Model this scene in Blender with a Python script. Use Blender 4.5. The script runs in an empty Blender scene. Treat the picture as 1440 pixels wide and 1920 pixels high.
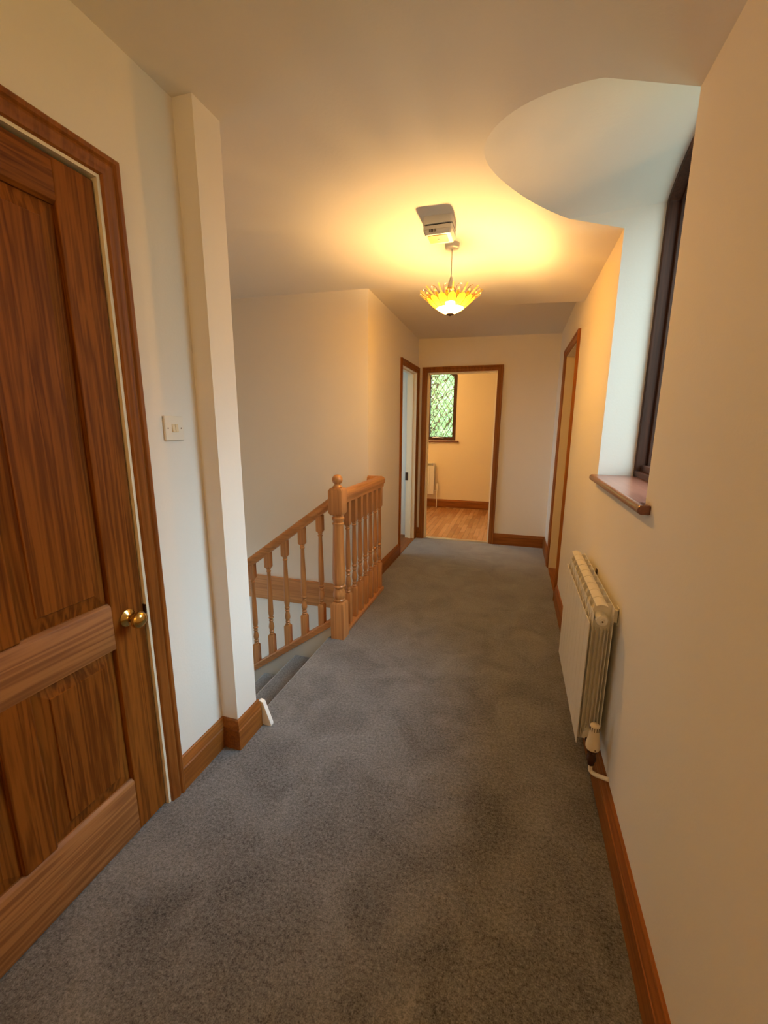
import bpy, bmesh, math, random
from mathutils import Vector, Matrix
C = bpy.context.scene.collection
S = bpy.context.scene
PI = math.pi
random.seed(7)

# ------------------------------------------------------------------ camera
F_PX, PITCH, YAW, ROLL = 781.4, 0.20232, -0.30128, 0.005545
CAM_H = 1.40
cam_d = bpy.data.cameras.new('camera'); cam = bpy.data.objects.new('camera', cam_d); C.objects.link(cam)
fw = Vector((math.sin(YAW)*math.cos(PITCH), math.cos(YAW)*math.cos(PITCH), -math.sin(PITCH)))
rr = Vector((math.cos(YAW), -math.sin(YAW), 0)); uu = rr.cross(fw)
r2 = math.cos(ROLL)*rr + math.sin(ROLL)*uu; u2 = -math.sin(ROLL)*rr + math.cos(ROLL)*uu
m = Matrix((( r2.x, u2.x, -fw.x, 0), (r2.y, u2.y, -fw.y, 0), (r2.z, u2.z, -fw.z, CAM_H), (0, 0, 0, 1)))
cam.matrix_world = m
cam_d.sensor_fit = 'VERTICAL'; cam_d.sensor_height = 24.0
cam_d.lens = 24.0*F_PX/1920.0
cam_d.clip_start = 0.02
S.camera = cam

# ------------------------------------------------------------------ world, lights, exposure
S.view_settings.view_transform = 'Standard'; S.view_settings.look = 'None'
S.view_settings.gamma = 1.0; S.view_settings.use_curve_mapping = False
S.view_settings.exposure = -0.12
SKY = 6.5                      # overcast sky radiance
BULB = 3500.0                   # pendant bulb radiance
BULB_FAR = 1200.0
BULB_FILL = 400.0              # unseen bulb added behind the camera as warm fill
BULB_COL = (1.0, 0.53, 0.165)
w = bpy.data.worlds.new('world'); S.world = w; w.use_nodes = True
nt = w.node_tree; nt.nodes.clear()
wo = nt.nodes.new('ShaderNodeOutputWorld'); bg = nt.nodes.new('ShaderNodeBackground')
tc = nt.nodes.new('ShaderNodeTexCoord'); sx = nt.nodes.new('ShaderNodeSeparateXYZ')
rp = nt.nodes.new('ShaderNodeValToRGB')
rp.color_ramp.elements[0].position = 0.46; rp.color_ramp.elements[0].color = (0.22, 0.25, 0.23, 1)
rp.color_ramp.elements[1].position = 0.56; rp.color_ramp.elements[1].color = (0.78, 0.93, 1.0, 1)
mp = nt.nodes.new('ShaderNodeMapRange'); mp.inputs[1].default_value = -1; mp.inputs[2].default_value = 1
nt.links.new(tc.outputs['Generated'], sx.inputs[0]); nt.links.new(sx.outputs[2], mp.inputs[0])
nt.links.new(mp.outputs[0], rp.inputs[0]); nt.links.new(rp.outputs[0], bg.inputs[0])
bg.inputs[1].default_value = SKY
# broad bright patch added to the sky, aimed to brighten the lower left wall
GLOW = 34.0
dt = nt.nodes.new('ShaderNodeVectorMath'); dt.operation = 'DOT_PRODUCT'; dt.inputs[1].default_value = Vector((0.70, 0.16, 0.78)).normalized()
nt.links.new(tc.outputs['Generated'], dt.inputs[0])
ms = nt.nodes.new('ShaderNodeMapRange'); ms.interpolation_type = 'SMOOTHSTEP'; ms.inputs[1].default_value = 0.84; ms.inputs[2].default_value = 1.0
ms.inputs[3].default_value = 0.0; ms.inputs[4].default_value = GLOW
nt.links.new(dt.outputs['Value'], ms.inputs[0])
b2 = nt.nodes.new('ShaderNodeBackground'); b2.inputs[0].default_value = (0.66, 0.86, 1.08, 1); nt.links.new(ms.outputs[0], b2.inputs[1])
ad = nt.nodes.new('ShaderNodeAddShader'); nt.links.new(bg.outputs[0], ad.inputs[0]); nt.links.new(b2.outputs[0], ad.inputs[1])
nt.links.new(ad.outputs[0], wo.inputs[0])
def portal(loc, direction, sx_, sy_):
    l = bpy.data.lights.new('sky_portal', 'AREA'); l.shape = 'RECTANGLE'; l.size = sx_; l.size_y = sy_
    l.cycles.is_portal = True
    o = bpy.data.objects.new('sky_portal', l); C.objects.link(o); o.location = loc
    o.rotation_euler = Vector(direction).to_track_quat('-Z', 'Y').to_euler()
portal((0.80, 1.88, 1.83), (-1, 0, 0), 1.36, 0.9)
portal((-1.45, 7.48, 1.76), (0, -1, 0), 0.95, 1.25)
portal((-2.82, 4.3, 1.55), (1, 0, 0), 1.2, 1.2)
portal((-3.58, 2.4, -0.42), (1, 0, 0), 1.55, 0.9)
S.cycles.use_denoising = True
try:
    S.cycles.denoiser = 'OPENIMAGEDENOISE'
except Exception:
    pass
S.cycles.max_bounces = 10; S.cycles.diffuse_bounces = 6; S.cycles.transparent_max_bounces = 12
S.cycles.sample_clamp_indirect = 8.0; S.cycles.caustics_reflective = False; S.cycles.caustics_refractive = False

# ------------------------------------------------------------------ materials
def new_mat(name):
    mt = bpy.data.materials.new(name); mt.use_nodes = True
    return mt, mt.node_tree, mt.node_tree.nodes['Principled BSDF']
def plain(name, col, rough=0.5, metal=0.0, bump=0.0, bscale=60, var=0.0, spec=None):
    mt, t, b = new_mat(name)
    b.inputs['Base Color'].default_value = (*col, 1); b.inputs['Roughness'].default_value = rough
    b.inputs['Metallic'].default_value = metal
    if spec is not None: b.inputs['Specular IOR Level'].default_value = spec
    co = t.nodes.new('ShaderNodeTexCoord')
    if var > 0:
        n = t.nodes.new('ShaderNodeTexNoise'); n.inputs['Scale'].default_value = 3.0; n.inputs['Detail'].default_value = 5
        t.links.new(co.outputs['Object'], n.inputs['Vector'])
        mx = t.nodes.new('ShaderNodeMix'); mx.data_type = 'RGBA'
        mx.inputs[6].default_value = (*[c*(1-var) for c in col], 1); mx.inputs[7].default_value = (*[min(1, c*(1+var)) for c in col], 1)
        t.links.new(n.outputs['Fac'], mx.inputs[0]); t.links.new(mx.outputs[2], b.inputs['Base Color'])
    if bump > 0:
        n = t.nodes.new('ShaderNodeTexNoise'); n.inputs['Scale'].default_value = bscale; n.inputs['Detail'].default_value = 4
        t.links.new(co.outputs['Object'], n.inputs['Vector'])
        bp = t.nodes.new('ShaderNodeBump'); bp.inputs['Strength'].default_value = bump; bp.inputs['Distance'].default_value = 0.002
        t.links.new(n.outputs['Fac'], bp.inputs['Height']); t.links.new(bp.outputs[0], b.inputs['Normal'])
    return mt
def wood(name, dark, light, axis, rough=0.32, scale=1.0, rings=0.35, coat=0.15, spec=0.5):
    mt, t, b = new_mat(name)
    co = t.nodes.new('ShaderNodeTexCoord'); ma = t.nodes.new('ShaderNodeMapping')
    sc = [22*scale]*3; sc['XYZ'.index(axis)] = 0.9*scale
    ma.inputs['Scale'].default_value = sc
    t.links.new(co.outputs['Object'], ma.inputs['Vector'])
    n1 = t.nodes.new('ShaderNodeTexNoise'); n1.inputs['Scale'].default_value = 1.0; n1.inputs['Detail'].default_value = 4; n1.inputs['Distortion'].default_value = 0.2
    t.links.new(ma.outputs[0], n1.inputs['Vector'])
    # growth rings: bands of the stretched noise
    mu = t.nodes.new('ShaderNodeMath'); mu.operation = 'MULTIPLY'; mu.inputs[1].default_value = 46.0
    sn = t.nodes.new('ShaderNodeMath'); sn.operation = 'SINE'
    mr = t.nodes.new('ShaderNodeMapRange'); mr.inputs[1].default_value = -1; mr.inputs[2].default_value = 1
    t.links.new(n1.outputs['Fac'], mu.inputs[0]); t.links.new(mu.outputs[0], sn.inputs[0]); t.links.new(sn.outputs[0], mr.inputs[0])
    ma2 = t.nodes.new('ShaderNodeMapping'); sc2 = [150*scale]*3; sc2['XYZ'.index(axis)] = 4*scale
    ma2.inputs['Scale'].default_value = sc2; t.links.new(co.outputs['Object'], ma2.inputs['Vector'])
    n2 = t.nodes.new('ShaderNodeTexNoise'); n2.inputs['Scale'].default_value = 1.0; n2.inputs['Detail'].default_value = 3
    t.links.new(ma2.outputs[0], n2.inputs['Vector'])
    mixf = t.nodes.new('ShaderNodeMix'); mixf.data_type = 'FLOAT'; mixf.inputs[0].default_value = rings
    t.links.new(n2.outputs['Fac'], mixf.inputs[2]); t.links.new(mr.outputs[0], mixf.inputs[3])
    mix2 = t.nodes.new('ShaderNodeMix'); mix2.data_type = 'FLOAT'; mix2.inputs[0].default_value = 0.4
    t.links.new(mixf.outputs[0], mix2.inputs[2]); t.links.new(n1.outputs['Fac'], mix2.inputs[3])
    cr = t.nodes.new('ShaderNodeValToRGB')
    cr.color_ramp.elements[0].position = 0.30; cr.color_ramp.elements[0].color = (*dark, 1)
    cr.color_ramp.elements[1].position = 0.66; cr.color_ramp.elements[1].color = (*light, 1)
    t.links.new(mix2.outputs[0], cr.inputs[0]); t.links.new(cr.outputs[0], b.inputs['Base Color'])
    b.inputs['Roughness'].default_value = rough; b.inputs['Specular IOR Level'].default_value = spec
    b.inputs['Coat Weight'].default_value = coat; b.inputs['Coat Roughness'].default_value = 0.25
    bp = t.nodes.new('ShaderNodeBump'); bp.inputs['Strength'].default_value = 0.12; bp.inputs['Distance'].default_value = 0.001
    t.links.new(mixf.outputs[0], bp.inputs['Height']); t.links.new(bp.outputs[0], b.inputs['Normal'])
    return mt
M = {}
M['paint'] = plain('white_emulsion', (0.80, 0.785, 0.75), 0.75, bump=0.18, bscale=110, spec=0.25)
M['ceiling'] = plain('ceiling_emulsion', (0.80, 0.785, 0.75), 0.85, bump=0.22, bscale=80, spec=0.2)
M['cream_wall'] = plain('cream_emulsion', (0.80, 0.70, 0.50), 0.75, bump=0.1, spec=0.25)
M['gloss'] = plain('white_gloss_paint', (0.85, 0.79, 0.64), 0.3, bump=0.05)
M['white_wood'] = plain('white_primed_wood', (0.86, 0.86, 0.84), 0.5)
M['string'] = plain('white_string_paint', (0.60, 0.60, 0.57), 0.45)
DK, LT = (0.17, 0.052, 0.012), (0.34, 0.125, 0.032)
for ax in 'XYZ':
    M['door'+ax] = wood('stained_pine_door_'+ax, (0.115, 0.033, 0.004), (0.25, 0.085, 0.012), ax, 0.5, 1.0, 0.45, 0.0, 0.12)
    M['trim'+ax] = wood('stained_pine_trim_'+ax, (0.17, 0.054, 0.010), (0.31, 0.112, 0.022), ax, 0.45, 0.8, 0.25, 0.0, 0.2)
    M['rail'+ax] = wood('varnished_pine_'+ax, (0.36, 0.145, 0.042), (0.62, 0.295, 0.10), ax, 0.33, 0.6, 0.14, 0.15)
    M['mahog'+ax] = wood('mahogany_'+ax, (0.030, 0.010, 0.005), (0.075, 0.027, 0.014), ax, 0.5, 0.9, 0.2, 0.0, 0.25)
M['doorRail'] = wood('stained_pine_rail', (0.19, 0.076, 0.022), (0.34, 0.155, 0.052), 'Y', 0.55, 0.75, 0.5, 0.0, 0.3)
M['sill'] = wood('mahogany_sill', (0.12, 0.036, 0.018), (0.21, 0.072, 0.038), 'Y', 0.3, 0.9, 0.2, 0.4)
M['brass'] = plain('polished_brass', (0.72, 0.50, 0.16), 0.18, 1.0)
M['bronze'] = plain('dark_bronze', (0.09, 0.045, 0.03), 0.4, 0.8)
M['alu'] = plain('brushed_aluminium', (0.75, 0.74, 0.72), 0.3, 1.0)
M['plastic'] = plain('white_plastic', (0.78, 0.76, 0.70), 0.35)
M['cream_plastic'] = plain('cream_plastic', (0.72, 0.62, 0.44), 0.4)
M['rad'] = plain('radiator_enamel', (0.76, 0.74, 0.67), 0.35)
M['black'] = plain('black_void', (0.01, 0.008, 0.006), 0.7)
M['lead'] = plain('lead_came', (0.20, 0.22, 0.20), 0.6, 0.2)
M['bark'] = plain('tree_bark', (0.08, 0.055, 0.035), 0.9, bump=0.4, bscale=20)
M['grass'] = plain('lawn', (0.10, 0.20, 0.04), 0.9, bump=0.5, bscale=30, var=0.3)
M['copper'] = plain('amber_glass_bead', (0.75, 0.22, 0.03), 0.15)
M['wire'] = plain('gilt_wire', (0.70, 0.42, 0.15), 0.3, 1.0)

def carpet_mat():
    mt, t, b = new_mat('grey_carpet')
    co = t.nodes.new('ShaderNodeTexCoord')
    def noise(sc, det, dist=0.0):
        n = t.nodes.new('ShaderNodeTexNoise'); n.inputs['Scale'].default_value = sc; n.inputs['Detail'].default_value = det
        n.inputs['Distortion'].default_value = dist
        t.links.new(co.outputs['Object'], n.inputs['Vector']); return n
    fine = noise(260, 3, 0.5); med = noise(95, 3); big = noise(4.2, 6, 1.0)
    a = t.nodes.new('ShaderNodeMix'); a.data_type = 'FLOAT'; a.inputs[0].default_value = 0.45
    t.links.new(fine.outputs['Fac'], a.inputs[2]); t.links.new(med.outputs['Fac'], a.inputs[3])
    c = t.nodes.new('ShaderNodeMix'); c.data_type = 'FLOAT'; c.inputs[0].default_value = 0.27
    t.links.new(a.outputs[0], c.inputs[2]); t.links.new(big.outputs['Fac'], c.inputs[3])
    cr = t.nodes.new('ShaderNodeValToRGB')
    cr.color_ramp.elements[0].position = 0.37; cr.color_ramp.elements[0].color = (0.020, 0.022, 0.026, 1)
    cr.color_ramp.elements[1].position = 0.65; cr.color_ramp.elements[1].color = (0.245, 0.257, 0.280, 1)
    t.links.new(c.outputs[0], cr.inputs[0]); t.links.new(cr.outputs[0], b.inputs['Base Color'])
    b.inputs['Roughness'].default_value = 0.95; b.inputs['Specular IOR Level'].default_value = 0.1
    b.inputs['Sheen Weight'].default_value = 0.7; b.inputs['Sheen Roughness'].default_value = 0.5
    bp = t.nodes.new('ShaderNodeBump'); bp.inputs['Strength'].default_value = 0.7; bp.inputs['Distance'].default_value = 0.004
    t.links.new(a.outputs[0], bp.inputs['Height']); t.links.new(bp.outputs[0], b.inputs['Normal'])
    return mt
M['carpet'] = carpet_mat()
def laminate_mat():
    mt, t, b = new_mat('oak_laminate')
    co = t.nodes.new('ShaderNodeTexCoord'); ma = t.nodes.new('ShaderNodeMapping')
    ma.inputs['Rotation'].default_value = (0, 0, PI/2)
    t.links.new(co.outputs['Object'], ma.inputs['Vector'])
    br = t.nodes.new('ShaderNodeTexBrick'); br.inputs['Scale'].default_value = 1.0
    br.inputs['Brick Width'].default_value = 0.45; br.inputs['Row Height'].default_value = 0.065
    br.inputs['Mortar Size'].default_value = 0.001; br.offset = 0.4
    br.inputs['Color1'].default_value = (0.74, 0.43, 0.21, 1); br.inputs['Color2'].default_value = (0.47, 0.24, 0.10, 1)
    br.inputs['Mortar'].default_value = (0.2, 0.09, 0.03, 1)
    t.links.new(ma.outputs[0], br.inputs['Vector'])
    ma2 = t.nodes.new('ShaderNodeMapping'); ma2.inputs['Scale'].default_value = (60, 4, 60); t.links.new(co.outputs['Object'], ma2.inputs['Vector'])
    n = t.nodes.new('ShaderNodeTexNoise'); n.inputs['Scale'].default_value = 1; n.inputs['Detail'].default_value = 4; t.links.new(ma2.outputs[0], n.inputs['Vector'])
    mx = t.nodes.new('ShaderNodeMix'); mx.data_type = 'RGBA'; mx.blend_type = 'MULTIPLY'; mx.inputs[0].default_value = 0.5
    t.links.new(br.outputs['Color'], mx.inputs[6]); t.links.new(n.outputs['Fac'], mx.inputs[7]); t.links.new(mx.outputs[2], b.inputs['Base Color'])
    b.inputs['Roughness'].default_value = 0.22
    return mt
M['laminate'] = laminate_mat()
def glass_mat():
    mt = bpy.data.materials.new('window_glass'); mt.use_nodes = True; t = mt.node_tree; t.nodes.clear()
    o = t.nodes.new('ShaderNodeOutputMaterial'); mx = t.nodes.new('ShaderNodeMixShader'); tr = t.nodes.new('ShaderNodeBsdfTransparent')
    gl = t.nodes.new('ShaderNodeBsdfGlossy'); gl.inputs['Roughness'].default_value = 0.02
    tr.inputs[0].default_value = (0.93, 0.97, 0.94, 1); mx.inputs[0].default_value = 0.06
    t.links.new(tr.outputs[0], mx.inputs[1]); t.links.new(gl.outputs[0], mx.inputs[2]); t.links.new(mx.outputs[0], o.inputs[0])
    return mt
M['glass'] = glass_mat()
def shade_mat(name, col, trans=0.3):
    mt = bpy.data.materials.new(name); mt.use_nodes = True; t = mt.node_tree; t.nodes.clear()
    o = t.nodes.new('ShaderNodeOutputMaterial'); m1 = t.nodes.new('ShaderNodeMixShader'); m2 = t.nodes.new('ShaderNodeMixShader')
    tr = t.nodes.new('ShaderNodeBsdfTransparent'); tr.inputs[0].default_value = (*col, 1)
    tl = t.nodes.new('ShaderNodeBsdfTranslucent'); tl.inputs[0].default_value = (*[c*c*0.38 for c in col], 1)
    gl = t.nodes.new('ShaderNodeBsdfGlossy'); gl.inputs[0].default_value = (1, 1, 1, 1); gl.inputs['Roughness'].default_value = 0.15
    m1.inputs[0].default_value = trans; m2.inputs[0].default_value = 0.06
    t.links.new(tl.outputs[0], m1.inputs[1]); t.links.new(tr.outputs[0], m1.inputs[2])
    t.links.new(m1.outputs[0], m2.inputs[1]); t.links.new(gl.outputs[0], m2.inputs[2]); t.links.new(m2.outputs[0], o.inputs[0])
    return mt
M['petal'] = shade_mat('yellow_stained_glass', (1.0, 0.84, 0.30), 0.68)
M['petal_pale'] = shade_mat('cream_stained_glass', (1.0, 0.92, 0.62), 0.68)
def emit(name, col, s):
    mt = bpy.data.materials.new(name); mt.use_nodes = True; t = mt.node_tree; t.nodes.clear()
    o = t.nodes.new('ShaderNodeOutputMaterial'); e = t.nodes.new('ShaderNodeEmission')
    e.inputs[0].default_value = (*col, 1); e.inputs[1].default_value = s; t.links.new(e.outputs[0], o.inputs[0]); return mt
M['bulb'] = emit('lit_bulb', BULB_COL, BULB)
M['bulb_fill'] = emit('fill_bulb_behind', BULB_COL, BULB_FILL)
M['bulb_far'] = emit('lit_bulb_far_room', BULB_COL, BULB_FAR)
def leaf_mat():
    mt, t, b = new_mat('green_leaves')
    co = t.nodes.new('ShaderNodeTexCoord'); n = t.nodes.new('ShaderNodeTexNoise'); n.inputs['Scale'].default_value = 2.5
    t.links.new(co.outputs['Object'], n.inputs['Vector'])
    cr = t.nodes.new('ShaderNodeValToRGB')
    cr.color_ramp.elements[0].position = 0.35; cr.color_ramp.elements[0].color = (0.38, 0.54, 0.30, 1)
    cr.color_ramp.elements[1].position = 0.65; cr.color_ramp.elements[1].color = (0.62, 0.74, 0.42, 1)
    t.links.new(n.outputs['Fac'], cr.inputs[0]); t.links.new(cr.outputs[0], b.inputs['Base Color'])
    b.inputs['Roughness'].default_value = 0.5
    tl = t.nodes.new('ShaderNodeBsdfTranslucent'); t.links.new(cr.outputs[0], tl.inputs[0])
    mx = t.nodes.new('ShaderNodeMixShader'); mx.inputs[0].default_value = 0.45; out_ = t.nodes['Material Output']
    t.links.new(b.outputs[0], mx.inputs[1]); t.links.new(tl.outputs[0], mx.inputs[2]); t.links.new(mx.outputs[0], out_.inputs[0])
    return mt
M['leaf'] = leaf_mat()

# ------------------------------------------------------------------ mesh helpers
class MB:
    def __init__(s): s.v = []; s.f = []
    def add(s, vs, fs):
        k = len(s.v); s.v += [tuple(p) for p in vs]; s.f += [tuple(i+k for i in f) for f in fs]; return s
    def box(s, x0, x1, y0, y1, z0, z1):
        return s.add([(x0,y0,z0),(x1,y0,z0),(x1,y1,z0),(x0,y1,z0),(x0,y0,z1),(x1,y0,z1),(x1,y1,z1),(x0,y1,z1)],
                     [(0,3,2,1),(4,5,6,7),(0,1,5,4),(1,2,6,5),(2,3,7,6),(3,0,4,7)])
    def prism(s, poly, d):      # poly: list of 3D points (planar), extruded by vector d
        n = len(poly); d = Vector(d); p = [Vector(q) for q in poly]
        return s.add(p + [q+d for q in p], [tuple(range(n))[::-1], tuple(range(n, 2*n))] + [(i, (i+1) % n, n+(i+1) % n, n+i) for i in range(n)])
    def lathe(s, prof, c=(0,0,0), seg=24, axis='Z'):   # prof (r, h)
        vs = []; fs = []; n = len(prof)
        for k in range(seg):
            a = 2*PI*k/seg
            for r, h in prof:
                q = (r*math.cos(a), r*math.sin(a), h)
                if axis == 'X': q = (h, q[0], q[1])
                if axis == 'Y': q = (q[1], h, q[0])
                vs.append((q[0]+c[0], q[1]+c[1], q[2]+c[2]))
        for k in range(seg):
            j = (k+1) % seg
            for i in range(n-1): fs.append((k*n+i, j*n+i, j*n+i+1, k*n+i+1))
        fs.append(tuple(k*n for k in range(seg))[::-1]); fs.append(tuple(k*n+n-1 for k in range(seg)))
        return s.add(vs, fs)
    def tube(s, pts, r, seg=10):
        pts = [Vector(p) for p in pts]; vs = []; fs = []; up = Vector((0.13, 0.27, 0.95)).normalized(); prev = None
        for i, p in enumerate(pts):
            d = (pts[min(i+1, len(pts)-1)] - pts[max(i-1, 0)]).normalized()
            if prev is None:
                a = d.cross(up)
                if a.length < 0.1: a = d.cross(Vector((1, 0, 0)))
            else: a = prev - d*prev.dot(d)
            a.normalize(); prev = a.copy(); b = d.cross(a)
            for k in range(seg):
                t = 2*PI*k/seg; vs.append(p + a*(r*math.cos(t)) + b*(r*math.sin(t)))
        for i in range(len(pts)-1):
            for k in range(seg):
                j = (k+1) % seg; fs.append((i*seg+k, i*seg+j, (i+1)*seg+j, (i+1)*seg+k))
        fs.append(tuple(range(seg))[::-1]); fs.append(tuple((len(pts)-1)*seg+k for k in range(seg)))
        return s.add(vs, fs)
    def sweep(s, prof, path, up):   # mitred: profile (a across, b along up)
        up = Vector(up); P = [Vector(p) for p in path]; n = len(prof)
        A = [(P[i+1]-P[i]).normalized().cross(up) for i in range(len(P)-1)]
        vs = []
        for i, p in enumerate(P):
            a1 = A[max(i-1, 0)]; a2 = A[min(i, len(A)-1)]
            mdir = (a1+a2)/(1+a1.dot(a2))
            vs += [p + mdir*a + up*b for a, b in prof]
        fs = []
        for i in range(len(P)-1):
            for k in range(n):
                j = (k+1) % n; fs.append((i*n+k, i*n+j, (i+1)*n+j, (i+1)*n+k))
        fs.append(tuple(range(n))[::-1]); fs.append(tuple((len(P)-1)*n+k for k in range(n)))
        return s.add(vs, fs)
WL = {}
def finish(me, ang=None):
    bm = bmesh.new(); bm.from_mesh(me); bmesh.ops.recalc_face_normals(bm, faces=bm.faces)
    bm.to_mesh(me); bm.free()
    if ang:
        for p in me.polygons: p.use_smooth = True
        me.set_sharp_from_angle(angle=math.radians(ang))
def obj(name, mb, mat, parent=None, loc=(0, 0, 0), smooth=None, bevel=0.0, bseg=2):
    me = bpy.data.meshes.new(name); me.from_pydata([tuple(v) for v in mb.v], [], mb.f); me.update()
    finish(me, smooth); me.materials.append(mat)
    o = bpy.data.objects.new(name, me); C.objects.link(o)
    place(o, parent, loc)
    if bevel > 0:
        md = o.modifiers.new('bevel', 'BEVEL'); md.width = bevel; md.segments = bseg; md.limit_method = 'ANGLE'; md.angle_limit = math.radians(40)
        md.harden_normals = False
    return o
def place(o, parent, loc):
    WL[o.name] = Vector(loc)
    if parent is not None: o.parent = parent; o.location = Vector(loc) - WL[parent.name]
    else: o.location = loc
def thing(name, label, cat, loc=(0, 0, 0), group=None):
    o = bpy.data.objects.new(name, None); C.objects.link(o); o.location = loc; WL[o.name] = Vector(loc); o.empty_display_size = 0.1
    o['label'] = label; o['category'] = cat
    if group: o['group'] = group
    return o
def tag(o, label, cat, group=None, kind=None):
    o['label'] = label; o['category'] = cat
    if group: o['group'] = group
    if kind: o['kind'] = kind
    return o
def struct(o, label=None, cat=None):
    o['kind'] = 'structure'
    if label: o['label'] = label
    if cat: o['category'] = cat
    return o
def struct_empty(name, label, cat, loc=(0, 0, 0)):
    o = thing(name, label, cat, loc); o['kind'] = 'structure'; return o
def copy_part(o, parent, loc):
    c = o.copy(); C.objects.link(c); place(c, parent, loc); return c
def cut(o, mb):
    me = bpy.data.meshes.new('cutter'); me.from_pydata([tuple(v) for v in mb.v], [], mb.f); finish(me)
    c = bpy.data.objects.new('cutter', me); C.objects.link(c)
    md = o.modifiers.new('cut', 'BOOLEAN'); md.operation = 'DIFFERENCE'; md.solver = 'EXACT'; md.object = c
    bpy.context.view_layer.update()
    dg = bpy.context.evaluated_depsgraph_get(); dg.update()
    new = bpy.data.meshes.new_from_object(o.evaluated_get(dg))
    o.modifiers.clear(); old = o.data; o.data = new; bpy.data.meshes.remove(old)
    bpy.data.objects.remove(c); bpy.data.meshes.remove(me)

# ------------------------------------------------------------------ room dimensions (metres)
XL, XR, YF = -1.165, 0.40, 5.10      # left wall, right wall, far wall
COLX, COL0, COL1 = -1.085, 1.346, 1.484
STY = 3.305                           # stairwell back wall
# --- arched outlines in a (u, v) plane
def arch(u0, u1, v0, vs, vc, n=20):
    pts = [(u0, v0), (u1, v0), (u1, vs)]
    h = (u1-u0)/2; s_ = max(vc-vs, 1e-4); R = (h*h+s_*s_)/(2*s_); cu = (u0+u1)/2; cv = vc-R
    a1 = math.asin(min(1, h/R))
    for k in range(1, n): 
        a = a1 - 2*a1*k/n; pts.append((cu+R*math.sin(a), cv+R*math.cos(a)))
    pts.append((u0, vs)); return pts
def loft(mb, A, B):
    n = len(A); mb.add(list(A)+list(B), [tuple(range(n))[::-1], tuple(range(n, 2*n))] + [(i, (i+1) % n, n+(i+1) % n, n+i) for i in range(n)])
def recess_cutter(x0, x1):
    # vertical sides that round softly into a shallow arch
    def sec(x):
        t = (x+0.16)/0.715; u0, u1, vs_, h = 1.469, 2.293, 2.322+0.03*t, 0.112+0.015*t; cu = (u0+u1)/2; hw = (u1-u0)/2
        pts = [(x, u0, 1.150), (x, u1, 1.150)]
        for k in range(41):
            q = math.cos(PI*k/40); pts.append((x, cu+hw*q, vs_+h*max(0.0, 1-abs(q)**2.05)**0.86))
        return pts
    mb = MB(); loft(mb, sec(x0), sec(x1)); return mb

# ------------------------------------------------------------------ floor
fl = MB()
out = [(XL-0.16, -1.6), (XR, -1.6), (XR, YF+0.02), (XL, YF+0.02), (XL, STY), (-1.13, STY), (-1.13, COL1), (XL, COL1), (XL, COL0), (XL-0.16, COL0)]
fl.prism([(x, y, 0) for x, y in out], (0, 0, -0.20))
floor = struct(obj('floor', fl, M['carpet'], bevel=0.012, bseg=4), 'grey cut pile carpet covering the landing floor', 'floor')
ff = struct(obj('floor', MB().box(-1.50, 1.2, YF+0.10, 7.34, -0.2, -0.004), M['laminate']), 'oak laminate floor of the far room seen through the open doorway', 'floor')
struct(obj('floor', MB().box(-2.7, XL-0.10, STY+0.10, YF+0.25, -0.2, -0.004), M['trimY']), 'floor of the room behind the narrow left doorway', 'floor')
struct(obj('floor', MB().box(-3.4, -0.9, 1.35, STY+0.1, -2.75, -2.6), M['carpet']), 'carpeted lower hall floor at the foot of the stairs', 'floor')
struct(obj('floor', MB().box(XR+0.09, 1.2, 3.2, YF, -0.2, -0.004), M['trimY']), 'floor behind the right hand doorway', 'floor')

# ------------------------------------------------------------------ ceiling (gently sloping to the right, flat past the crease)
def zflat(x, y):
    t = min(max((y-2.2)/2.9, 0), 1)
    return 2.466 - 0.056*t - 0.014*(x+1.165) 
def zslope(x, y):
    A = 2.270 + 0.285*(0.4-x); B = zflat(x, y); k = 0.045
    h = max(k-abs(A-B), 0)/k
    return min(A, B) - h*h*k*0.25
def ycrease(x):
    return 3.45 + 0.95*min(max(0.4-x, 0), 0.5)
xs = [-3.45+0.15*i for i in range(19)] + [-0.60+0.04*i for i in range(25)] + [XR]
xs = sorted(set(round(x, 4) for x in xs))
Y0c, Y1c = -1.7, YF+0.08
n1, n2 = 60, 20
bot = []
for x in xs:
    yc = ycrease(x); col = []
    for i in range(n1+1):
        y = Y0c + (yc-Y0c)*i/n1; col.append((x, y, zslope(x, y)))
    for i in range(n2+1):
        y = yc + 0.004 + (Y1c-yc-0.004)*i/n2; col.append((x, y, zflat(x, y)))
    bot.append(col)
ce = MB(); nx = len(xs); ny = len(bot[0]); vs = [p for c in bot for p in c]
top = [(p[0], p[1], 2.95) for p in vs]; fs = []
N = nx*ny
for i in range(nx-1):
    for j in range(ny-1):
        a, b_, c_, d = i*ny+j, (i+1)*ny+j, (i+1)*ny+j+1, i*ny+j+1
        fs.append((a, d, c_, b_)); fs.append((N+a, N+b_, N+c_, N+d))
for j in range(ny-1):
    fs.append((j, N+j, N+j+1, j+1)); k = (nx-1)*ny; fs.append((k+j, k+j+1, N+k+j+1, N+k+j))
for i in range(nx-1):
    fs.append((i*ny, (i+1)*ny, N+(i+1)*ny, N+i*ny)); k = ny-1; fs.append((i*ny+k, N+i*ny+k, N+(i+1)*ny+k, (i+1)*ny+k))
ce.add(vs+top, fs)
ceil = obj('ceiling', ce, M['ceiling'])
cut(ceil, recess_cutter(-0.55, 0.85))
for p in ceil.data.polygons: p.use_smooth = True
ceil.data.set_sharp_from_angle(angle=math.radians(12))
struct(ceil, 'white plaster ceiling sloping to the window with a scooped arched recess', 'ceiling')
struct(obj('ceiling', MB().box(-1.6, 1.3, YF+0.1, 7.5, 2.40, 2.6), M['ceiling']), 'ceiling of the far room', 'ceiling')
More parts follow.
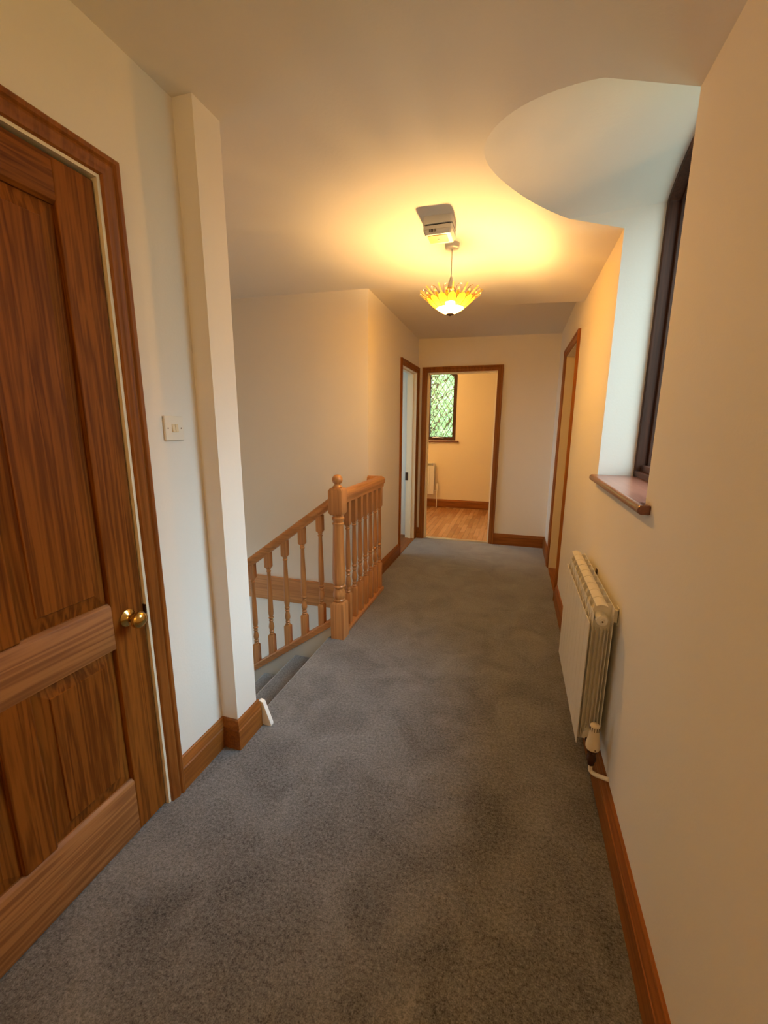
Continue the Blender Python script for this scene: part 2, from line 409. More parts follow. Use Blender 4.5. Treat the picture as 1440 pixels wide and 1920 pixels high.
struct(obj('ceiling', MB().box(-2.8, XL-0.09, STY+0.09, YF+0.3, 2.40, 2.44), M['ceiling']), 'ceiling of the room on the left', 'ceiling')

# ------------------------------------------------------------------ walls
wr = obj('wall_right', MB().box(XR, 0.76, -1.7, YF+0.1, -0.2, 2.95), M['paint'])
cut(wr, recess_cutter(0.30, 0.85))
cut(wr, MB().box(0.3, 1.0, 3.545, 4.370, -0.3, 2.045))
for p in wr.data.polygons: p.use_smooth = True
wr.data.set_sharp_from_angle(angle=math.radians(25))
struct(wr, 'white right hand wall with the deep window recess', 'wall')
wl = obj('wall_left', MB().box(XL-0.10, XL, -1.7, COL0+0.01, -0.2, 2.9), M['paint'])
cut(wl, MB().box(-1.4, -1.1, 0.19, 1.042, -0.3, 2.093)); struct(wl, 'white left wall around the pine door', 'wall')
ws = MB().box(-3.45, COLX, COL0, COL1, -2.7, 2.9)
struct(obj('wall_stair', ws, M['paint']), 'narrow white wall end projecting beside the top of the stairs', 'wall')
wb = obj('wall_stair_back', MB().box(-3.45, XL, STY, STY+0.10, -2.7, 2.9), M['paint'])
struct(wb, 'white stairwell wall behind the banister', 'wall')
we = obj('wall_stair_end', MB().box(-3.55, -3.40, COL0, STY+0.1, -2.7, 2.9), M['paint'])
cut(we, MB().box(-3.7, -3.3, 1.95, 2.85, -1.2, 0.35)); struct(we, 'hidden end wall of the stairwell', 'wall')
struct(obj('wall_below', MB().box(-1.126, -0.97, COL0, STY+0.1, -2.7, -0.2), M['paint']), 'wall below the landing edge', 'wall')
wl2 = obj('wall_left_far', MB().box(XL-0.10, XL, STY+0.10, YF+0.1, -0.2, 2.9), M['paint'])
cut(wl2, MB().box(-1.4, -1.1, 4.335, 5.045, -0.3, 2.035)); struct(wl2, 'white left wall beyond the banister', 'wall')
wf = obj('wall_far', MB().box(XL-0.1, 0.66, YF, YF+0.10, -0.2, 2.9), M['paint'])
cut(wf, MB().box(-1.062, -0.232, YF-0.2, YF+0.3, -0.3, 2.035)); struct(wf, 'white end wall with the open doorway', 'wall')
struct(obj('wall_back', MB().box(-1.3, 0.6, -1.75, -1.6, -0.2, 2.9), M['paint']), 'wall behind the camera', 'wall')
# far room
fb = obj('wall_far_room', MB().box(-2.3, 1.3, 7.30, 7.50, -0.2, 2.6), M['cream_wall'])
mbc = MB(); loft(mbc, [(u, 7.2, v) for u, v in arch(-1.90, -0.992, 1.168, 2.25, 2.40)], [(u, 7.6, v) for u, v in arch(-1.90, -0.992, 1.168, 2.25, 2.40)])
cut(fb, mbc); struct(fb, 'warm cream wall of the far room', 'wall')
struct(obj('wall_far_room_left', MB().box(-2.3, -2.2, YF+0.1, 7.5, -0.2, 2.6), M['cream_wall']), 'left wall of the far room', 'wall')
struct(obj('wall_far_room_right', MB().box(1.2, 1.3, YF+0.1, 7.5, -0.2, 2.6), M['cream_wall']), 'right wall of the far room', 'wall')
struct(obj('floor', MB().box(-2.3, -1.5, YF+0.26, 7.34, -0.2, -0.004), M['laminate']), 'oak laminate along the left of the far room', 'floor')
struct(obj('ceiling', MB().box(-2.3, -1.6, YF+0.26, 7.5, 2.40, 2.6), M['ceiling']), 'left strip of the far room ceiling', 'ceiling')
# room on the left (bright)
lb = obj('wall_left_room', MB().box(-2.8, -2.7, STY+0.1, YF+0.26, -0.2, 2.5), M['paint'])
cut(lb, MB().box(-2.9, -2.6, 3.7, 4.9, 0.95, 2.15)); struct(lb, 'outer wall of the bright room on the left', 'wall')
struct(obj('wall_left_room_back', MB().box(-2.8, XL-0.1, YF+0.10, YF+0.26, -0.2, 2.5), M['paint']), 'white back wall of the bright room on the left', 'wall')
# store behind right door
struct(obj('wall_cupboard', MB().box(1.1, 1.2, 3.1, YF, -0.2, 2.5), M['paint']), 'back wall behind the right hand doorway', 'wall')
struct(obj('wall_cupboard_side', MB().box(0.66, 1.2, 3.1, 3.2, -0.2, 2.5).box(0.66, 1.2, YF-0.1, YF, -0.2, 2.5).box(0.66, 1.2, 3.1, YF, 2.4, 2.5), M['paint']), 'side walls behind the right hand doorway', 'wall')

# ------------------------------------------------------------------ skirting boards
SK = [(0, 0), (0.019, 0), (0.019, 0.092), (0.014, 0.097), (0.0185, 0.101), (0.017, 0.113), (0.010, 0.122), (0.0085, 0.133), (0.004, 0.137), (0, 0.137)]
def skirt(name, path, mat, label, prof=SK):
    return struct(obj(name, MB().sweep(prof, path, (0, 0, 1)), M[mat], smooth=35), label, 'skirting board')
skirt('baseboard_left', [(XL, 1.086, 0), (XL, COL0, 0), (COLX, COL0, 0), (COLX, COL1+0.012, 0)], 'trimY', 'pine skirting board stepping round the projecting wall end')
skirt('baseboard_left_far', [(XL, 3.315, 0), (XL, 4.278, 0)], 'trimY', 'pine skirting board between banister and narrow left doorway')
skirt('baseboard_far_left', [(XL+0.0, YF, 0), (-1.106, YF, 0)], 'trimX', 'short pine skirting board between the two far doorways')
skirt('baseboard_far', [(-0.184, YF, 0), (XR, YF, 0), (XR, 4.43, 0)], 'trimX', 'pine skirting board on the end wall right of the doorway')
skirt('baseboard_right', [(XR, 3.480, 0), (XR, -1.6, 0)], 'trimY', 'pine skirting board along the right wall under the radiator', [(a, b*1.07) for a, b in SK])
skirt('baseboard_far_room', [(-2.2, 7.30, 0), (1.2, 7.30, 0)], 'trimX', 'pine skirting board of the far room')
skirt('baseboard_back', [(XR, -1.6, 0), (XL, -1.6, 0), (XL, 0.14, 0)], 'trimX', 'skirting board behind the camera')
# apron board of the landing level on the stairwell back wall
struct(obj('trim_1', MB().box(-3.4, -1.10, STY-0.022, STY, -0.245, -0.022).box(-3.4, -1.10, STY-0.028, STY, -0.022, -0.010), M['railX'], bevel=0.003),
       'broad pine band across the stairwell back wall', 'trim')

# ------------------------------------------------------------------ door frames
ARCH = [(0, 0), (0, 0.007), (0.004, 0.0120), (0.016, 0.014), (0.020, 0.017), (0.030, 0.0185), (0.038, 0.015), (0.043, 0.021), (0.052, 0.0225), (0.056, 0.020), (0.056, 0)]
ARCH2 = [(a*1.1, b) for a, b in ARCH]
def architrave(parent, path, n, prof, mat='trimZ', label=None):
    o = obj('architrave', MB().sweep(prof, path, n), M[mat], parent, smooth=30)
    return o
# door 1: closed stained pine door, left
L1, R1, T1 = 0.206, 1.023, 2.076
d1 = struct_empty('door_1', 'closed panelled pine door with brass knob, nearest on the left', 'door', (XL, 0.615, 0))
architrave(d1, [(XL, R1+0.010, 0), (XL, R1+0.010, T1+0.009), (XL, L1-0.008, T1+0.009), (XL, L1-0.008, 0)], (1, 0, 0), ARCH)
lin = MB(); lin.box(XL-0.10, XL+0.004, R1, R1+0.018, 0, T1+0.016).box(XL-0.10, XL+0.004, L1-0.016, L1, 0, T1+0.016).box(XL-0.10, XL+0.004, L1, R1, T1, T1+0.016)
lin.box(XL-0.075, XL-0.052, R1-0.012, R1, 0, T1).box(XL-0.075, XL-0.052, L1, L1+0.012, 0, T1).box(XL-0.075, XL-0.052, L1, R1, T1-0.012, T1)
obj('lining', lin, M['gloss'], d1)['label'] = 'cream painted lining'
leaf = bpy.data.objects.new('door_leaf', None); C.objects.link(leaf); place(leaf, d1, (XL-0.03, 0.615, 0))
FX = XL-0.006        # front face of the leaf
BX = FX-0.040
y0, y1, ym0, ym1, ys0, ys1 = 0.213, 1.0185, 0.571, 0.657, 0.323, 0.905
z0, zb, zm0, zm1, zt, z1 = 0.008, 0.216, 0.702, 0.854, 1.957, 2.067
obj('stile', MB().box(BX, FX, ys1, y1, z0, z1), M['doorZ'], leaf, bevel=0.003)
obj('stile', MB().box(BX, FX, y0, ys0, z0, z1), M['doorZ'], leaf, bevel=0.003)
obj('muntin', MB().box(BX+.001, FX-0.0012, ym0, ym1, zb-0.004, zm0+0.004), M['doorZ'], leaf, bevel=0.006)
obj('muntin', MB().box(BX+.001, FX-0.0012, ym0, ym1, zm1-0.004, zt+0.004), M['doorZ'], leaf, bevel=0.006)
def rail_piece(za, zc, lowch, hich):
    # rail with moulded (chamfered) edges towards the panels
    c = 0.011; mb = MB(); pr = [(BX, za), (FX-(c*0.9 if lowch else 0), za)]
    if lowch: pr += [(FX-0.003, za+c*0.6), (FX, za+c)]
    if hich: pr += [(FX, zc-c), (FX-0.003, zc-c*0.6), (FX-c*0.9, zc)]
    else: pr += [(FX, zc)]
    pr += [(BX, zc)]
    mb.prism([(x, ys0, z) for x, z in pr], (0, ys1-ys0, 0)); return mb
for nm, a, b_, lo, hi in (('rail', z0, zb, 0, 1), ('rail', zm0, zm1, 0, 1), ('rail', zt, z1, 1, 0)):
    o = obj(nm, rail_piece(a, b_, lo, hi), M['doorRail'] if hi else M['doorY'], leaf, smooth=40)
    if hi: o['label'] = 'paler cross grained rail'
def panel(ya, yb, za, zc):
    mb = MB(); d0 = FX-0.017; d1_ = FX-0.004; i = 0.042; g = 0.006
    A = [(d0, ya-g, za-g), (d0, yb+g, za-g), (d0, yb+g, zc+g), (d0, ya-g, zc+g)]
    B = [(d0+0.002, ya+i*0.1, za+i*0.1), (d0+0.002, yb-i*0.1, za+i*0.1), (d0+0.002, yb-i*0.1, zc-i*0.1), (d0+0.002, ya+i*0.1, zc-i*0.1)]
    Cc = [(d1_-0.004, ya+i, za+i), (d1_-0.004, yb-i, za+i), (d1_-0.004, yb-i, zc-i), (d1_-0.004, ya+i, zc-i)]
    D = [(d1_, ya+i+.002, za+i+.002), (d1_, yb-i-.002, za+i+.002), (d1_, yb-i-.002, zc-i-.002), (d1_, ya+i+.002, zc-i-.002)]
    K = [(BX+0.012, *p[1:]) for p in A]
    rings = [K, A, B, Cc, D]; vs = [p for r in rings for p in r]; fs = [(0, 1, 2, 3), (16, 17, 18, 19)]
    for r in range(4):
        for k in range(4): fs.append((r*4+k, r*4+(k+1) % 4, r*4+4+(k+1) % 4, r*4+4+k))
    mb.add(vs, fs); return mb
for ya, yb in ((ys0, ym0), (ym1, ys1)):
    for za, zc in ((zb, zm0), (zm1, zt)):
        obj('panel', panel(ya, yb, za, zc), M['doorZ'], leaf)
kn = [(0.0, 0), (0.027, 0), (0.028, 0.003), (0.024, 0.006), (0.013, 0.009), (0.010, 0.014), (0.009, 0.026), (0.012, 0.031), (0.021, 0.036),
      (0.0265, 0.044), (0.027, 0.051), (0.023, 0.059), (0.014, 0.0645), (0.0, 0.066)]
k = obj('door_knob', MB().lathe(kn, (FX, 0.956, 0.785), 32, 'X'), M['brass'], d1, smooth=50); k['label'] = 'brass knob'
obj('strike_plate', MB().box(XL-0.012, XL+0.003, R1-0.004, R1+0.010, 0.772, 0.805), M['bronze'], d1, bevel=0.001)
struct(obj('wall_behind_door', MB().box(XL-0.16, XL-0.12, 0.0, 1.2, -0.1, 2.3), M['paint']), 'wall behind the closed pine door', 'wall')

# doorway 2: open doorway in the end wall
L2, R2, T2 = -1.044, -0.250, 2.021
d2 = struct_empty('door_2', 'open pine framed doorway in the end wall leading to the far room', 'door', (-0.65, YF, 0))
architrave(d2, [(R2+0.006, YF, 0), (R2+0.006, YF, T2+0.006), (L2-0.006, YF, T2+0.006), (L2-0.006, YF, 0)], (0, -1, 0), ARCH2, 'trimZ')
l2 = MB(); l2.box(R2, R2+0.018, YF-0.001, YF+0.11, -0.003, T2+0.014).box(L2-0.018, L2, YF-0.001, YF+0.11, -0.003, T2+0.014).box(L2, R2, YF-0.001, YF+0.11, T2, T2+0.014)
obj('lining', l2, M['gloss'], d2)['label'] = 'cream painted lining'
s2 = MB(); s2.box(R2-0.012, R2, YF+0.045, YF+0.07, 0, T2).box(L2, L2+0.012, YF+0.045, YF+0.07, 0, T2).box(L2, R2, YF+0.045, YF+0.07, T2-0.012, T2)
obj('door_stop', s2, M['gloss'], d2)
obj('threshold_strip', MB().prism([(L2, YF+0.035, 0), (L2, YF+0.042, 0.006), (L2, YF+0.068, 0.006), (L2, YF+0.075, 0)], (R2-L2, 0, 0)).box(L2, R2, YF+0.02, YF+0.10, -0.2, 0.0), M['alu'], d2)

# doorway 3: narrow doorway on the left, beyond the banister
N3, F3, T3 = 4.352, 5.028, 2.018
d3 = struct_empty('door_3', 'narrow open pine framed doorway on the left beyond the banister', 'door', (XL, 4.69, 0))
architrave(d3, [(XL, F3+0.004, 0), (XL, F3+0.004, T3+0.006), (XL, N3-0.006, T3+0.006), (XL, N3-0.006, 0)], (1, 0, 0), ARCH2)
l3 = MB(); l3.box(XL-0.115, XL+0.001, F3, F3+0.016, 0, T3+0.014).box(XL-0.115, XL+0.001, N3-0.016, N3, 0, T3+0.014).box(XL-0.115, XL+0.001, N3, F3, T3, T3+0.014)
obj('lining', l3, M['gloss'], d3)['label'] = 'cream painted lining'
s3 = MB(); s3.box(XL-0.068, XL-0.040, F3-0.013, F3, 0, T3).box(XL-0.068, XL-0.040, N3, N3+0.013, 0, T3).box(XL-0.068, XL-0.040, N3, F3, T3-0.013, T3)
obj('door_stop', s3, M['gloss'], d3)
obj('strike_plate', MB().box(XL-0.122, XL-0.088, F3-0.004, F3+0.002, 0.745, 0.845), M['bronze'], d3, bevel=0.001)
obj('threshold', MB().box(XL-0.115, XL+0.012, N3, F3, -0.01, 0.004), M['trimY'], d3)

# doorway 4: right wall
N4, F4, T4 = 3.560, 4.352, 2.035
d4 = struct_empty('door_4', 'pine framed doorway in the right hand wall past the radiator', 'door', (XR, 3.95, 0))
architrave(d4, [(XR, N4-0.006, 0), (XR, N4-0.006, T4+0.006), (XR, F4+0.006, T4+0.006), (XR, F4+0.006, 0)], (-1, 0, 0), ARCH2)
l4 = MB(); l4.box(XR-0.001, 0.66, F4, F4+0.016, 0, T4+0.012).box(XR-0.001, 0.66, N4-0.014, N4, 0, T4+0.012).box(XR-0.001, 0.66, N4, F4, T4, T4+0.010)
obj('lining', l4, M['gloss'], d4)['label'] = 'cream painted lining'
lf4 = bpy.data.objects.new('door_leaf', None); C.objects.link(lf4); place(lf4, d4, (0.57, 3.95, 0))
for a, b_ in ((N4+0.003, N4+0.11), (F4-0.11, F4-0.003), (3.915, 3.997)): obj('stile', MB().box(0.60, 0.64, a, b_, 0.008, T4-0.004), M['doorZ'], lf4, bevel=0.003)
for a, b_ in ((0.01, 0.216), (0.702, 0.854), (1.93, T4-0.005)): obj('rail', MB().box(0.601, 0.639, N4+0.11, F4-0.11, a, b_), M['doorRail'], lf4, bevel=0.003)
for a, b_ in ((0.2, 0.71), (0.85, 1.94)):
    for c_, d_ in ((N4+0.1, 3.92), (3.99, F4-0.1)): obj('panel', MB().box(0.612, 0.630, c_, d_, a, b_), M['doorZ'], lf4)
obj('threshold', MB().box(XR-0.002, 0.66, N4, F4, -0.05, 0.004), M['trimY'], d4)

# ------------------------------------------------------------------ windows
def ring(mb, A, B, f0, f1):   # prism ring between two outlines of same length, f maps (u,v)->3D at depth
    n = len(A); vs = [f0(*p) for p in A]+[f0(*p) for p in B]+[f1(*p) for p in A]+[f1(*p) for p in B]
    fs = []
    for i in range(n):
        j = (i+1) % n
        fs += [(i, j, n+j, n+i), (2*n+i, 3*n+i, 3*n+j, 2*n+j), (i, 2*n+i, 2*n+j, j), (n+i, n+j, 3*n+j, 3*n+i)]
    mb.add(vs, fs)
def inset(u0, u1, v0, vs_, vc, d, n=20): return arch(u0+d, u1-d, v0+d, vs_-d*0.35, vc-d, n)
# window 1 in the right wall recess
w1 = struct_empty('window_1', 'arched mahogany window deep in the right hand wall above the radiator', 'window', (0.6, 1.88, 1.17))
P1 = (1.462, 2.300, 1.168, 2.355, 2.485)
FX0, FX1 = 0.556, 0.755
f = lambda X: (lambda u, v: (X, u, v))
mb = MB(); ring(mb, arch(*P1), inset(*P1, 0.030), f(FX0), f(FX1)); obj('window_frame', mb, M['mahogZ'], w1, bevel=0.003)
mb = MB(); ring(mb, inset(*P1, 0.028), inset(*P1, 0.048), f(FX0+0.045), f(FX1-0.01)); obj('sash', mb, M['mahogZ'], w1, bevel=0.003)
mb = MB(); ring(mb, inset(*P1, 0.046), inset(*P1, 0.078), f(FX0+0.105), f(FX1-0.02)); obj('glazing_bead', mb, M['mahogZ'], w1, bevel=0.002)
mb = MB(); g1 = inset(*P1, 0.07); mb.prism([(0.690, u, v) for u, v in g1], (0.005, 0, 0)); obj('glass_pane', mb, M['glass'], w1)
obj('bottom_rail', MB().box(FX0+0.022, FX0+0.10, 1.492, 2.270, 1.190, 1.226), M['mahogY'], w1, bevel=0.003)
sl = MB(); r = 0.014; zt_ = 1.172
prof = [(0.562, zt_-0.030), (0.562, zt_)] + [(0.378-r*math.sin(a), zt_-0.015+0.015*math.cos(a)) for a in [PI*k/10 for k in range(11)]]
SY0, SY1 = 1.405, 2.305
sill = MB().prism([(x, SY0, z) for x, z in prof], (0, SY1-SY0, 0))
so = obj('window_sill', sill, M['sill'], w1)
# notch the sill ends so that the horns lie on the wall face
cut(so, MB().box(0.4005, 0.7, 1.0, 1.4695, 1.0, 1.3)); cut(so, MB().box(0.4005, 0.7, 2.2925, 2.6, 1.0, 1.3))
md = so.modifiers.new('bevel', 'BEVEL'); md.width = 0.005; md.segments = 3; md.limit_method = 'ANGLE'; md.angle_limit = math.radians(50)
# window 2 in the far room: leaded diamond lattice
w2 = struct_empty('window_2', 'dark framed leaded window in the far room seen through the doorway', 'window', (-1.45, 7.35, 1.17))
P2 = (-1.905, -0.988, 1.165, 2.25, 2.405)
g = lambda Y: (lambda u, v: (u, Y, v))
mb = MB(); ring(mb, arch(*P2), inset(*P2, 0.032), g(7.315), g(7.40)); obj('window_frame', mb, M['mahogZ'], w2, bevel=0.003)
mb = MB(); ring(mb, inset(*P2, 0.030), inset(*P2, 0.066), g(7.325), g(7.385)); obj('sash', mb, M['mahogZ'], w2, bevel=0.003)
obj('mullion', MB().box(-1.475, -1.448, 7.327, 7.383, 1.2, 2.33), M['mahogZ'], w2, bevel=0.003)
mb = MB(); mb.prism([(u, 7.360, v) for u, v in inset(*P2, 0.06)], (0, 0.004, 0)); obj('glass_pane', mb, M['glass'], w2)
lat = MB()
def clipline(p, d, poly):     # clip a 2D line to a convex polygon
    t0, t1 = -9, 9; n = len(poly)
    for i in range(n):
        a = poly[i]; b_ = poly[(i+1) % n]; e = (b_[0]-a[0], b_[1]-a[1]); nrm = (-e[1], e[0])
        num = (p[0]-a[0])*nrm[0]+(p[1]-a[1])*nrm[1]; den = d[0]*nrm[0]+d[1]*nrm[1]
        if abs(den) < 1e-9:
            if num < 0: return None
            continue
        t = -num/den
        if den > 0: t0 = max(t0, t)
        else: t1 = min(t1, t)
    return (t0, t1) if t1 > t0 else None
poly2 = inset(*P2, 0.062)
for sgn in (1, -1):
    d = Vector((0.52*sgn, 0.854))
    for k in range(-26, 27):
        p = (-1.25+k*0.094, 1.75); c_ = clipline(p, d, poly2)
        if c_:
            a = Vector(p)+d*c_[0]; b_ = Vector(p)+d*c_[1]; nn = Vector((d.y, -d.x))*0.0042
            lat.prism([(a.x-nn.x, 7.357, a.y-nn.y), (a.x+nn.x, 7.357, a.y+nn.y), (b_.x+nn.x, 7.357, b_.y+nn.y), (b_.x-nn.x, 7.357, b_.y-nn.y)], (0, 0.010, 0))
obj('lead_lattice', lat, M['lead'], w2)
obj('window_sill', MB().box(-1.96, -0.935, 7.262, 7.33, 1.140, 1.166), M['sill'], w2, bevel=0.008)
obj('window_stay', MB().tube([(-1.40, 7.315, 1.215), (-1.33, 7.305, 1.222), (-1.20, 7.312, 1.207)], 0.006), M['alu'], w2, smooth=50)

# ------------------------------------------------------------------ carpeted stairs
RISE, GO = 0.19, 0.257
st = thing('staircase', 'grey carpeted stairs descending to the left behind the projecting wall end', 'stairs', (-1.13, 1.92, -0.2))
for i in range(13):
    zt_ = -RISE*(i+1); xa = -1.128-GO*i; xb = -1.128-GO*(i+1)-0.022
    if xb < -3.39: break
    r = 0.02
    pr = [(xa, zt_-0.22), (xa, zt_), (xb+r, zt_)] + [(xb+r-r*math.sin(a), zt_-r+r*math.cos(a)) for a in [PI*k/8 for k in range(1, 8)]] + [(xb+r, zt_-2*r), (xb+0.022, zt_-2*r-0.004), (xb+0.022, zt_-0.22)]
    pass
    obj('step', MB().prism([(x, COL1+0.001, z) for x, z in pr], (0, 2.384-COL1, 0)), M['carpet'], st, smooth=40)
cap = lambda x: 0.128+0.72*(x+1.105)      # top of the string capping
xe = -3.38

# ------------------------------------------------------------------ banister
bn = thing('banister', 'turned pine banister with ball topped newel post guarding the stairwell', 'banister', (-1.055, 2.405, 0))
NX, NY, NW = -1.056, 2.405, 0.0455
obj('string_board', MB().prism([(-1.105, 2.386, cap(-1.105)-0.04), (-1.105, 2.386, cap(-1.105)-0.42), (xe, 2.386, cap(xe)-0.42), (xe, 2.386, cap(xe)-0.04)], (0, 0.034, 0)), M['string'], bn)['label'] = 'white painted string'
def sq(mb, cx, cy, h, za, zc, ch=0.0, chtop=True, chbot=True):
    # square block with chamfered shoulders
    rings = []
    if chbot and ch: rings += [(h-ch, za), (h, za+ch*1.6)]
    else: rings += [(h, za)]
    if chtop and ch: rings += [(h, zc-ch*1.6), (h-ch, zc)]
    else: rings += [(h, zc)]
    vs = []; 
    for hh, z in rings: vs += [(cx-hh, cy-hh, z), (cx+hh, cy-hh, z), (cx+hh, cy+hh, z), (cx-hh, cy+hh, z)]
    fs = [(3, 2, 1, 0)]
    for r in range(len(rings)-1):
        for k in range(4): fs.append((r*4+k, r*4+(k+1) % 4, r*4+4+(k+1) % 4, r*4+4+k))
    n = (len(rings)-1)*4; fs.append((n, n+1, n+2, n+3)); mb.add(vs, fs)
nw = MB()
sq(nw, NX, NY, NW, -0.22, 0.258, 0.010, True, False)
turn = [(0.030, 0.256), (0.036, 0.262), (0.039, 0.270), (0.034, 0.278), (0.040, 0.292), (0.042, 0.308), (0.037, 0.330), (0.031, 0.350), (0.034, 0.354),
        (0.0405, 0.360), (0.0405, 0.367), (0.035, 0.374), (0.040, 0.388), (0.0425, 0.415), (0.0415, 0.50), (0.037, 0.65), (0.0335, 0.770), (0.034, 0.778), (0.0375, 0.784), (0.0375, 0.791),
        (0.031, 0.797), (0.034, 0.807), (0.040, 0.816), (0.040, 0.827), (0.033, 0.834), (0.033, 0.850)]
nw.lathe(turn, (NX, NY, 0), 28)
sq(nw, NX, NY, NW, 0.846, 1.020, 0.010)
obj('newel_post', nw, M['railZ'], bn, smooth=35)
fin = [(0.030, 1.018), (0.032, 1.026), (0.024, 1.034), (0.020, 1.040)] + [(max(0.0, 0.0335*math.sin(a)), 1.071-0.0335*math.cos(a)) for a in [0.55+(PI-0.55)*k/14 for k in range(15)]]
obj('ball_finial', MB().lathe(fin, (NX, NY, 0), 28), M['railZ'], bn, smooth=50)
def baluster(zl, zu, Lb, Lt, k=1.0):    # local: bottom zl, top zu; lower block Lb high, upper block Lt high
    mb = MB(); h = 0.0205
    sq(mb, 0, 0, h, zl, zl+Lb, 0.006, True, False); sq(mb, 0, 0, h, zu-Lt, zu, 0.006, False, True)
    a, b_ = zl+Lb-0.002, zu-Lt+0.002; L = b_-a
    pr = [(0.012, 0), (0.016, 0.006), (0.017, 0.012), (0.013, 0.018), (0.016, 0.026), (0.0165, 0.034), (0.0125, 0.042), (0.0175, 0.058), (0.0195, 0.075), (0.0165, 0.100), (0.0122, 0.125),
          (0.0155, 0.131), (0.016, 0.137), (0.0122, 0.143), (0.0135, 0.150), (0.0178, 0.158), (0.0180, 0.165), (0.013, 0.172), (0.0165, 0.185), (0.0190, 0.210)]
    pr = [(r, z*k) for r, z in pr] + [(0.0172, L*0.62), (0.0125, L-0.034), (0.016, L-0.028), (0.0165, L-0.023), (0.012, L-0.018), (0.0155, L-0.010), (0.0155, L-0.005), (0.012, L)]
    mb.lathe([(r, a+z) for r, z in pr], (0, 0, 0), 16); return mb
bl = obj('baluster', baluster(0.022, 0.915, 0.233, 0.175), M['railZ'], bn, (NX, 2.565, 0), smooth=35)
for i in range(1, 7): copy_part(bl, bn, (NX, 2.565+0.117*i, 0))
# landing handrail with the return into the wall
HR = [(-0.024, 0.0), (0.024, 0.0), (0.024, 0.020), (0.032, 0.032), (0.033, 0.058), (0.025, 0.078), (0.010, 0.088), (-0.010, 0.088), (-0.025, 0.078), (-0.033, 0.058), (-0.032, 0.032), (-0.024, 0.020)]
obj('handrail', MB().sweep(HR, [(NX, NY+NW-0.002, 0.909), (NX, 3.287, 0.909), (XL+0.002, 3.287, 0.909)], (0, 0, 1)), M['railY'], bn, smooth=50)
obj('base_rail', MB().sweep([(-0.033, 0), (0.033, 0), (0.033, 0.022), (0.028, 0.030), (-0.028, 0.030), (-0.033, 0.022)], [(NX, NY+NW-0.002, -0.004), (NX, STY-0.002, -0.004)], (0, 0, 1)), M['railY'], bn)
# raking handrail and string capping
hz = lambda x: 0.885+0.735*(x+1.105)
ang = math.atan(0.735)
def rake(prof, zf, x0, x1, k):
    d = Vector((x1-x0, 0, zf(x1)-zf(x0))).normalized(); up = Vector((-d.z, 0, d.x)); 
    if up.z < 0: up = -up
    mb = MB(); side = Vector((0, 1, 0)); n = len(prof); vs = []
    for x in (x0, x1):
        for a, b_ in prof:
            p = Vector((x, NY, zf(x))) + side*a + up*(b_*k)
            # plumb cut ends
            p.x, p.z = x, zf(x) + (b_*k)/max(0.1, abs(d.x))
            vs.append(p)
    fs = [tuple(range(n))[::-1], tuple(range(n, 2*n))]+[(i, (i+1) % n, n+(i+1) % n, n+i) for i in range(n)]
    return mb.add(vs, fs)
obj('handrail', rake([(a, b_*0.66) for a, b_ in HR], hz, NX-NW+0.002, xe, 1.0), M['railX'], bn, smooth=50)['label'] = 'sloping stair handrail'
obj('string_capping', rake([(-0.030, -0.040), (0.030, -0.040), (0.030, -0.006), (0.026, 0.0), (-0.026, 0.0), (-0.030, -0.006)], cap, NX-NW+0.002, xe, 1.0), M['railX'], bn)
bx = -1.185
first = None
i = 0
while bx-0.1345*i > xe+0.05:
    x = bx-0.1345*i; zb_ = cap(x)-0.02; zu_ = hz(x)+0.02
    if first is None:
        first = obj('baluster', baluster(0, 0.785, 0.170, 0.115, 0.8), M['railZ'], bn, (x, NY, zb_), smooth=35)
    else: copy_part(first, bn, (x, NY, zb_))
    i += 1

# white offcut at the end of the skirting
obj_ = obj('wedge_block', MB().prism([(COLX+0.020, 1.500, 0.0), (COLX+0.062, 1.500, 0.0), (COLX+0.062, 1.500, 0.012), (COLX+0.024, 1.500, 0.118), (COLX+0.010, 1.500, 0.124), (COLX+0.0, 1.500, 0.124), (COLX+0.0, 1.5, 0.0)], (0, 0.022, 0)), M['white_wood'], bevel=0.0015)
tag(obj_, 'small white wooden wedge standing at the end of the left skirting board', 'wedge')

# ------------------------------------------------------------------ light switch
sw = thing('light_switch', 'white light switch plate on the left wall between door and wall end', 'light switch', (XL, 1.217, 1.390))
obj('switch_plate', MB().box(XL, XL+0.009, 1.174, 1.260, 1.347, 1.433), M['plastic'], sw, bevel=0.0035, bseg=3)
for a in (1.2045, 1.2185):
    obj('rocker', MB().prism([(XL+0.006, a, 1.376), (XL+0.0135, a, 1.377), (XL+0.0105, a, 1.404), (XL+0.006, a, 1.405)], (0, 0.0125, 0)), M['cream_plastic'], sw, bevel=0.0008)
for a in (1.187, 1.247):
    obj('screw', MB().lathe([(0, 0), (0.0026, 0), (0.0026, 0.0004), (0, 0.0004)], (XL+0.009, a, 1.390), 12, 'X'), M['bronze'], sw)

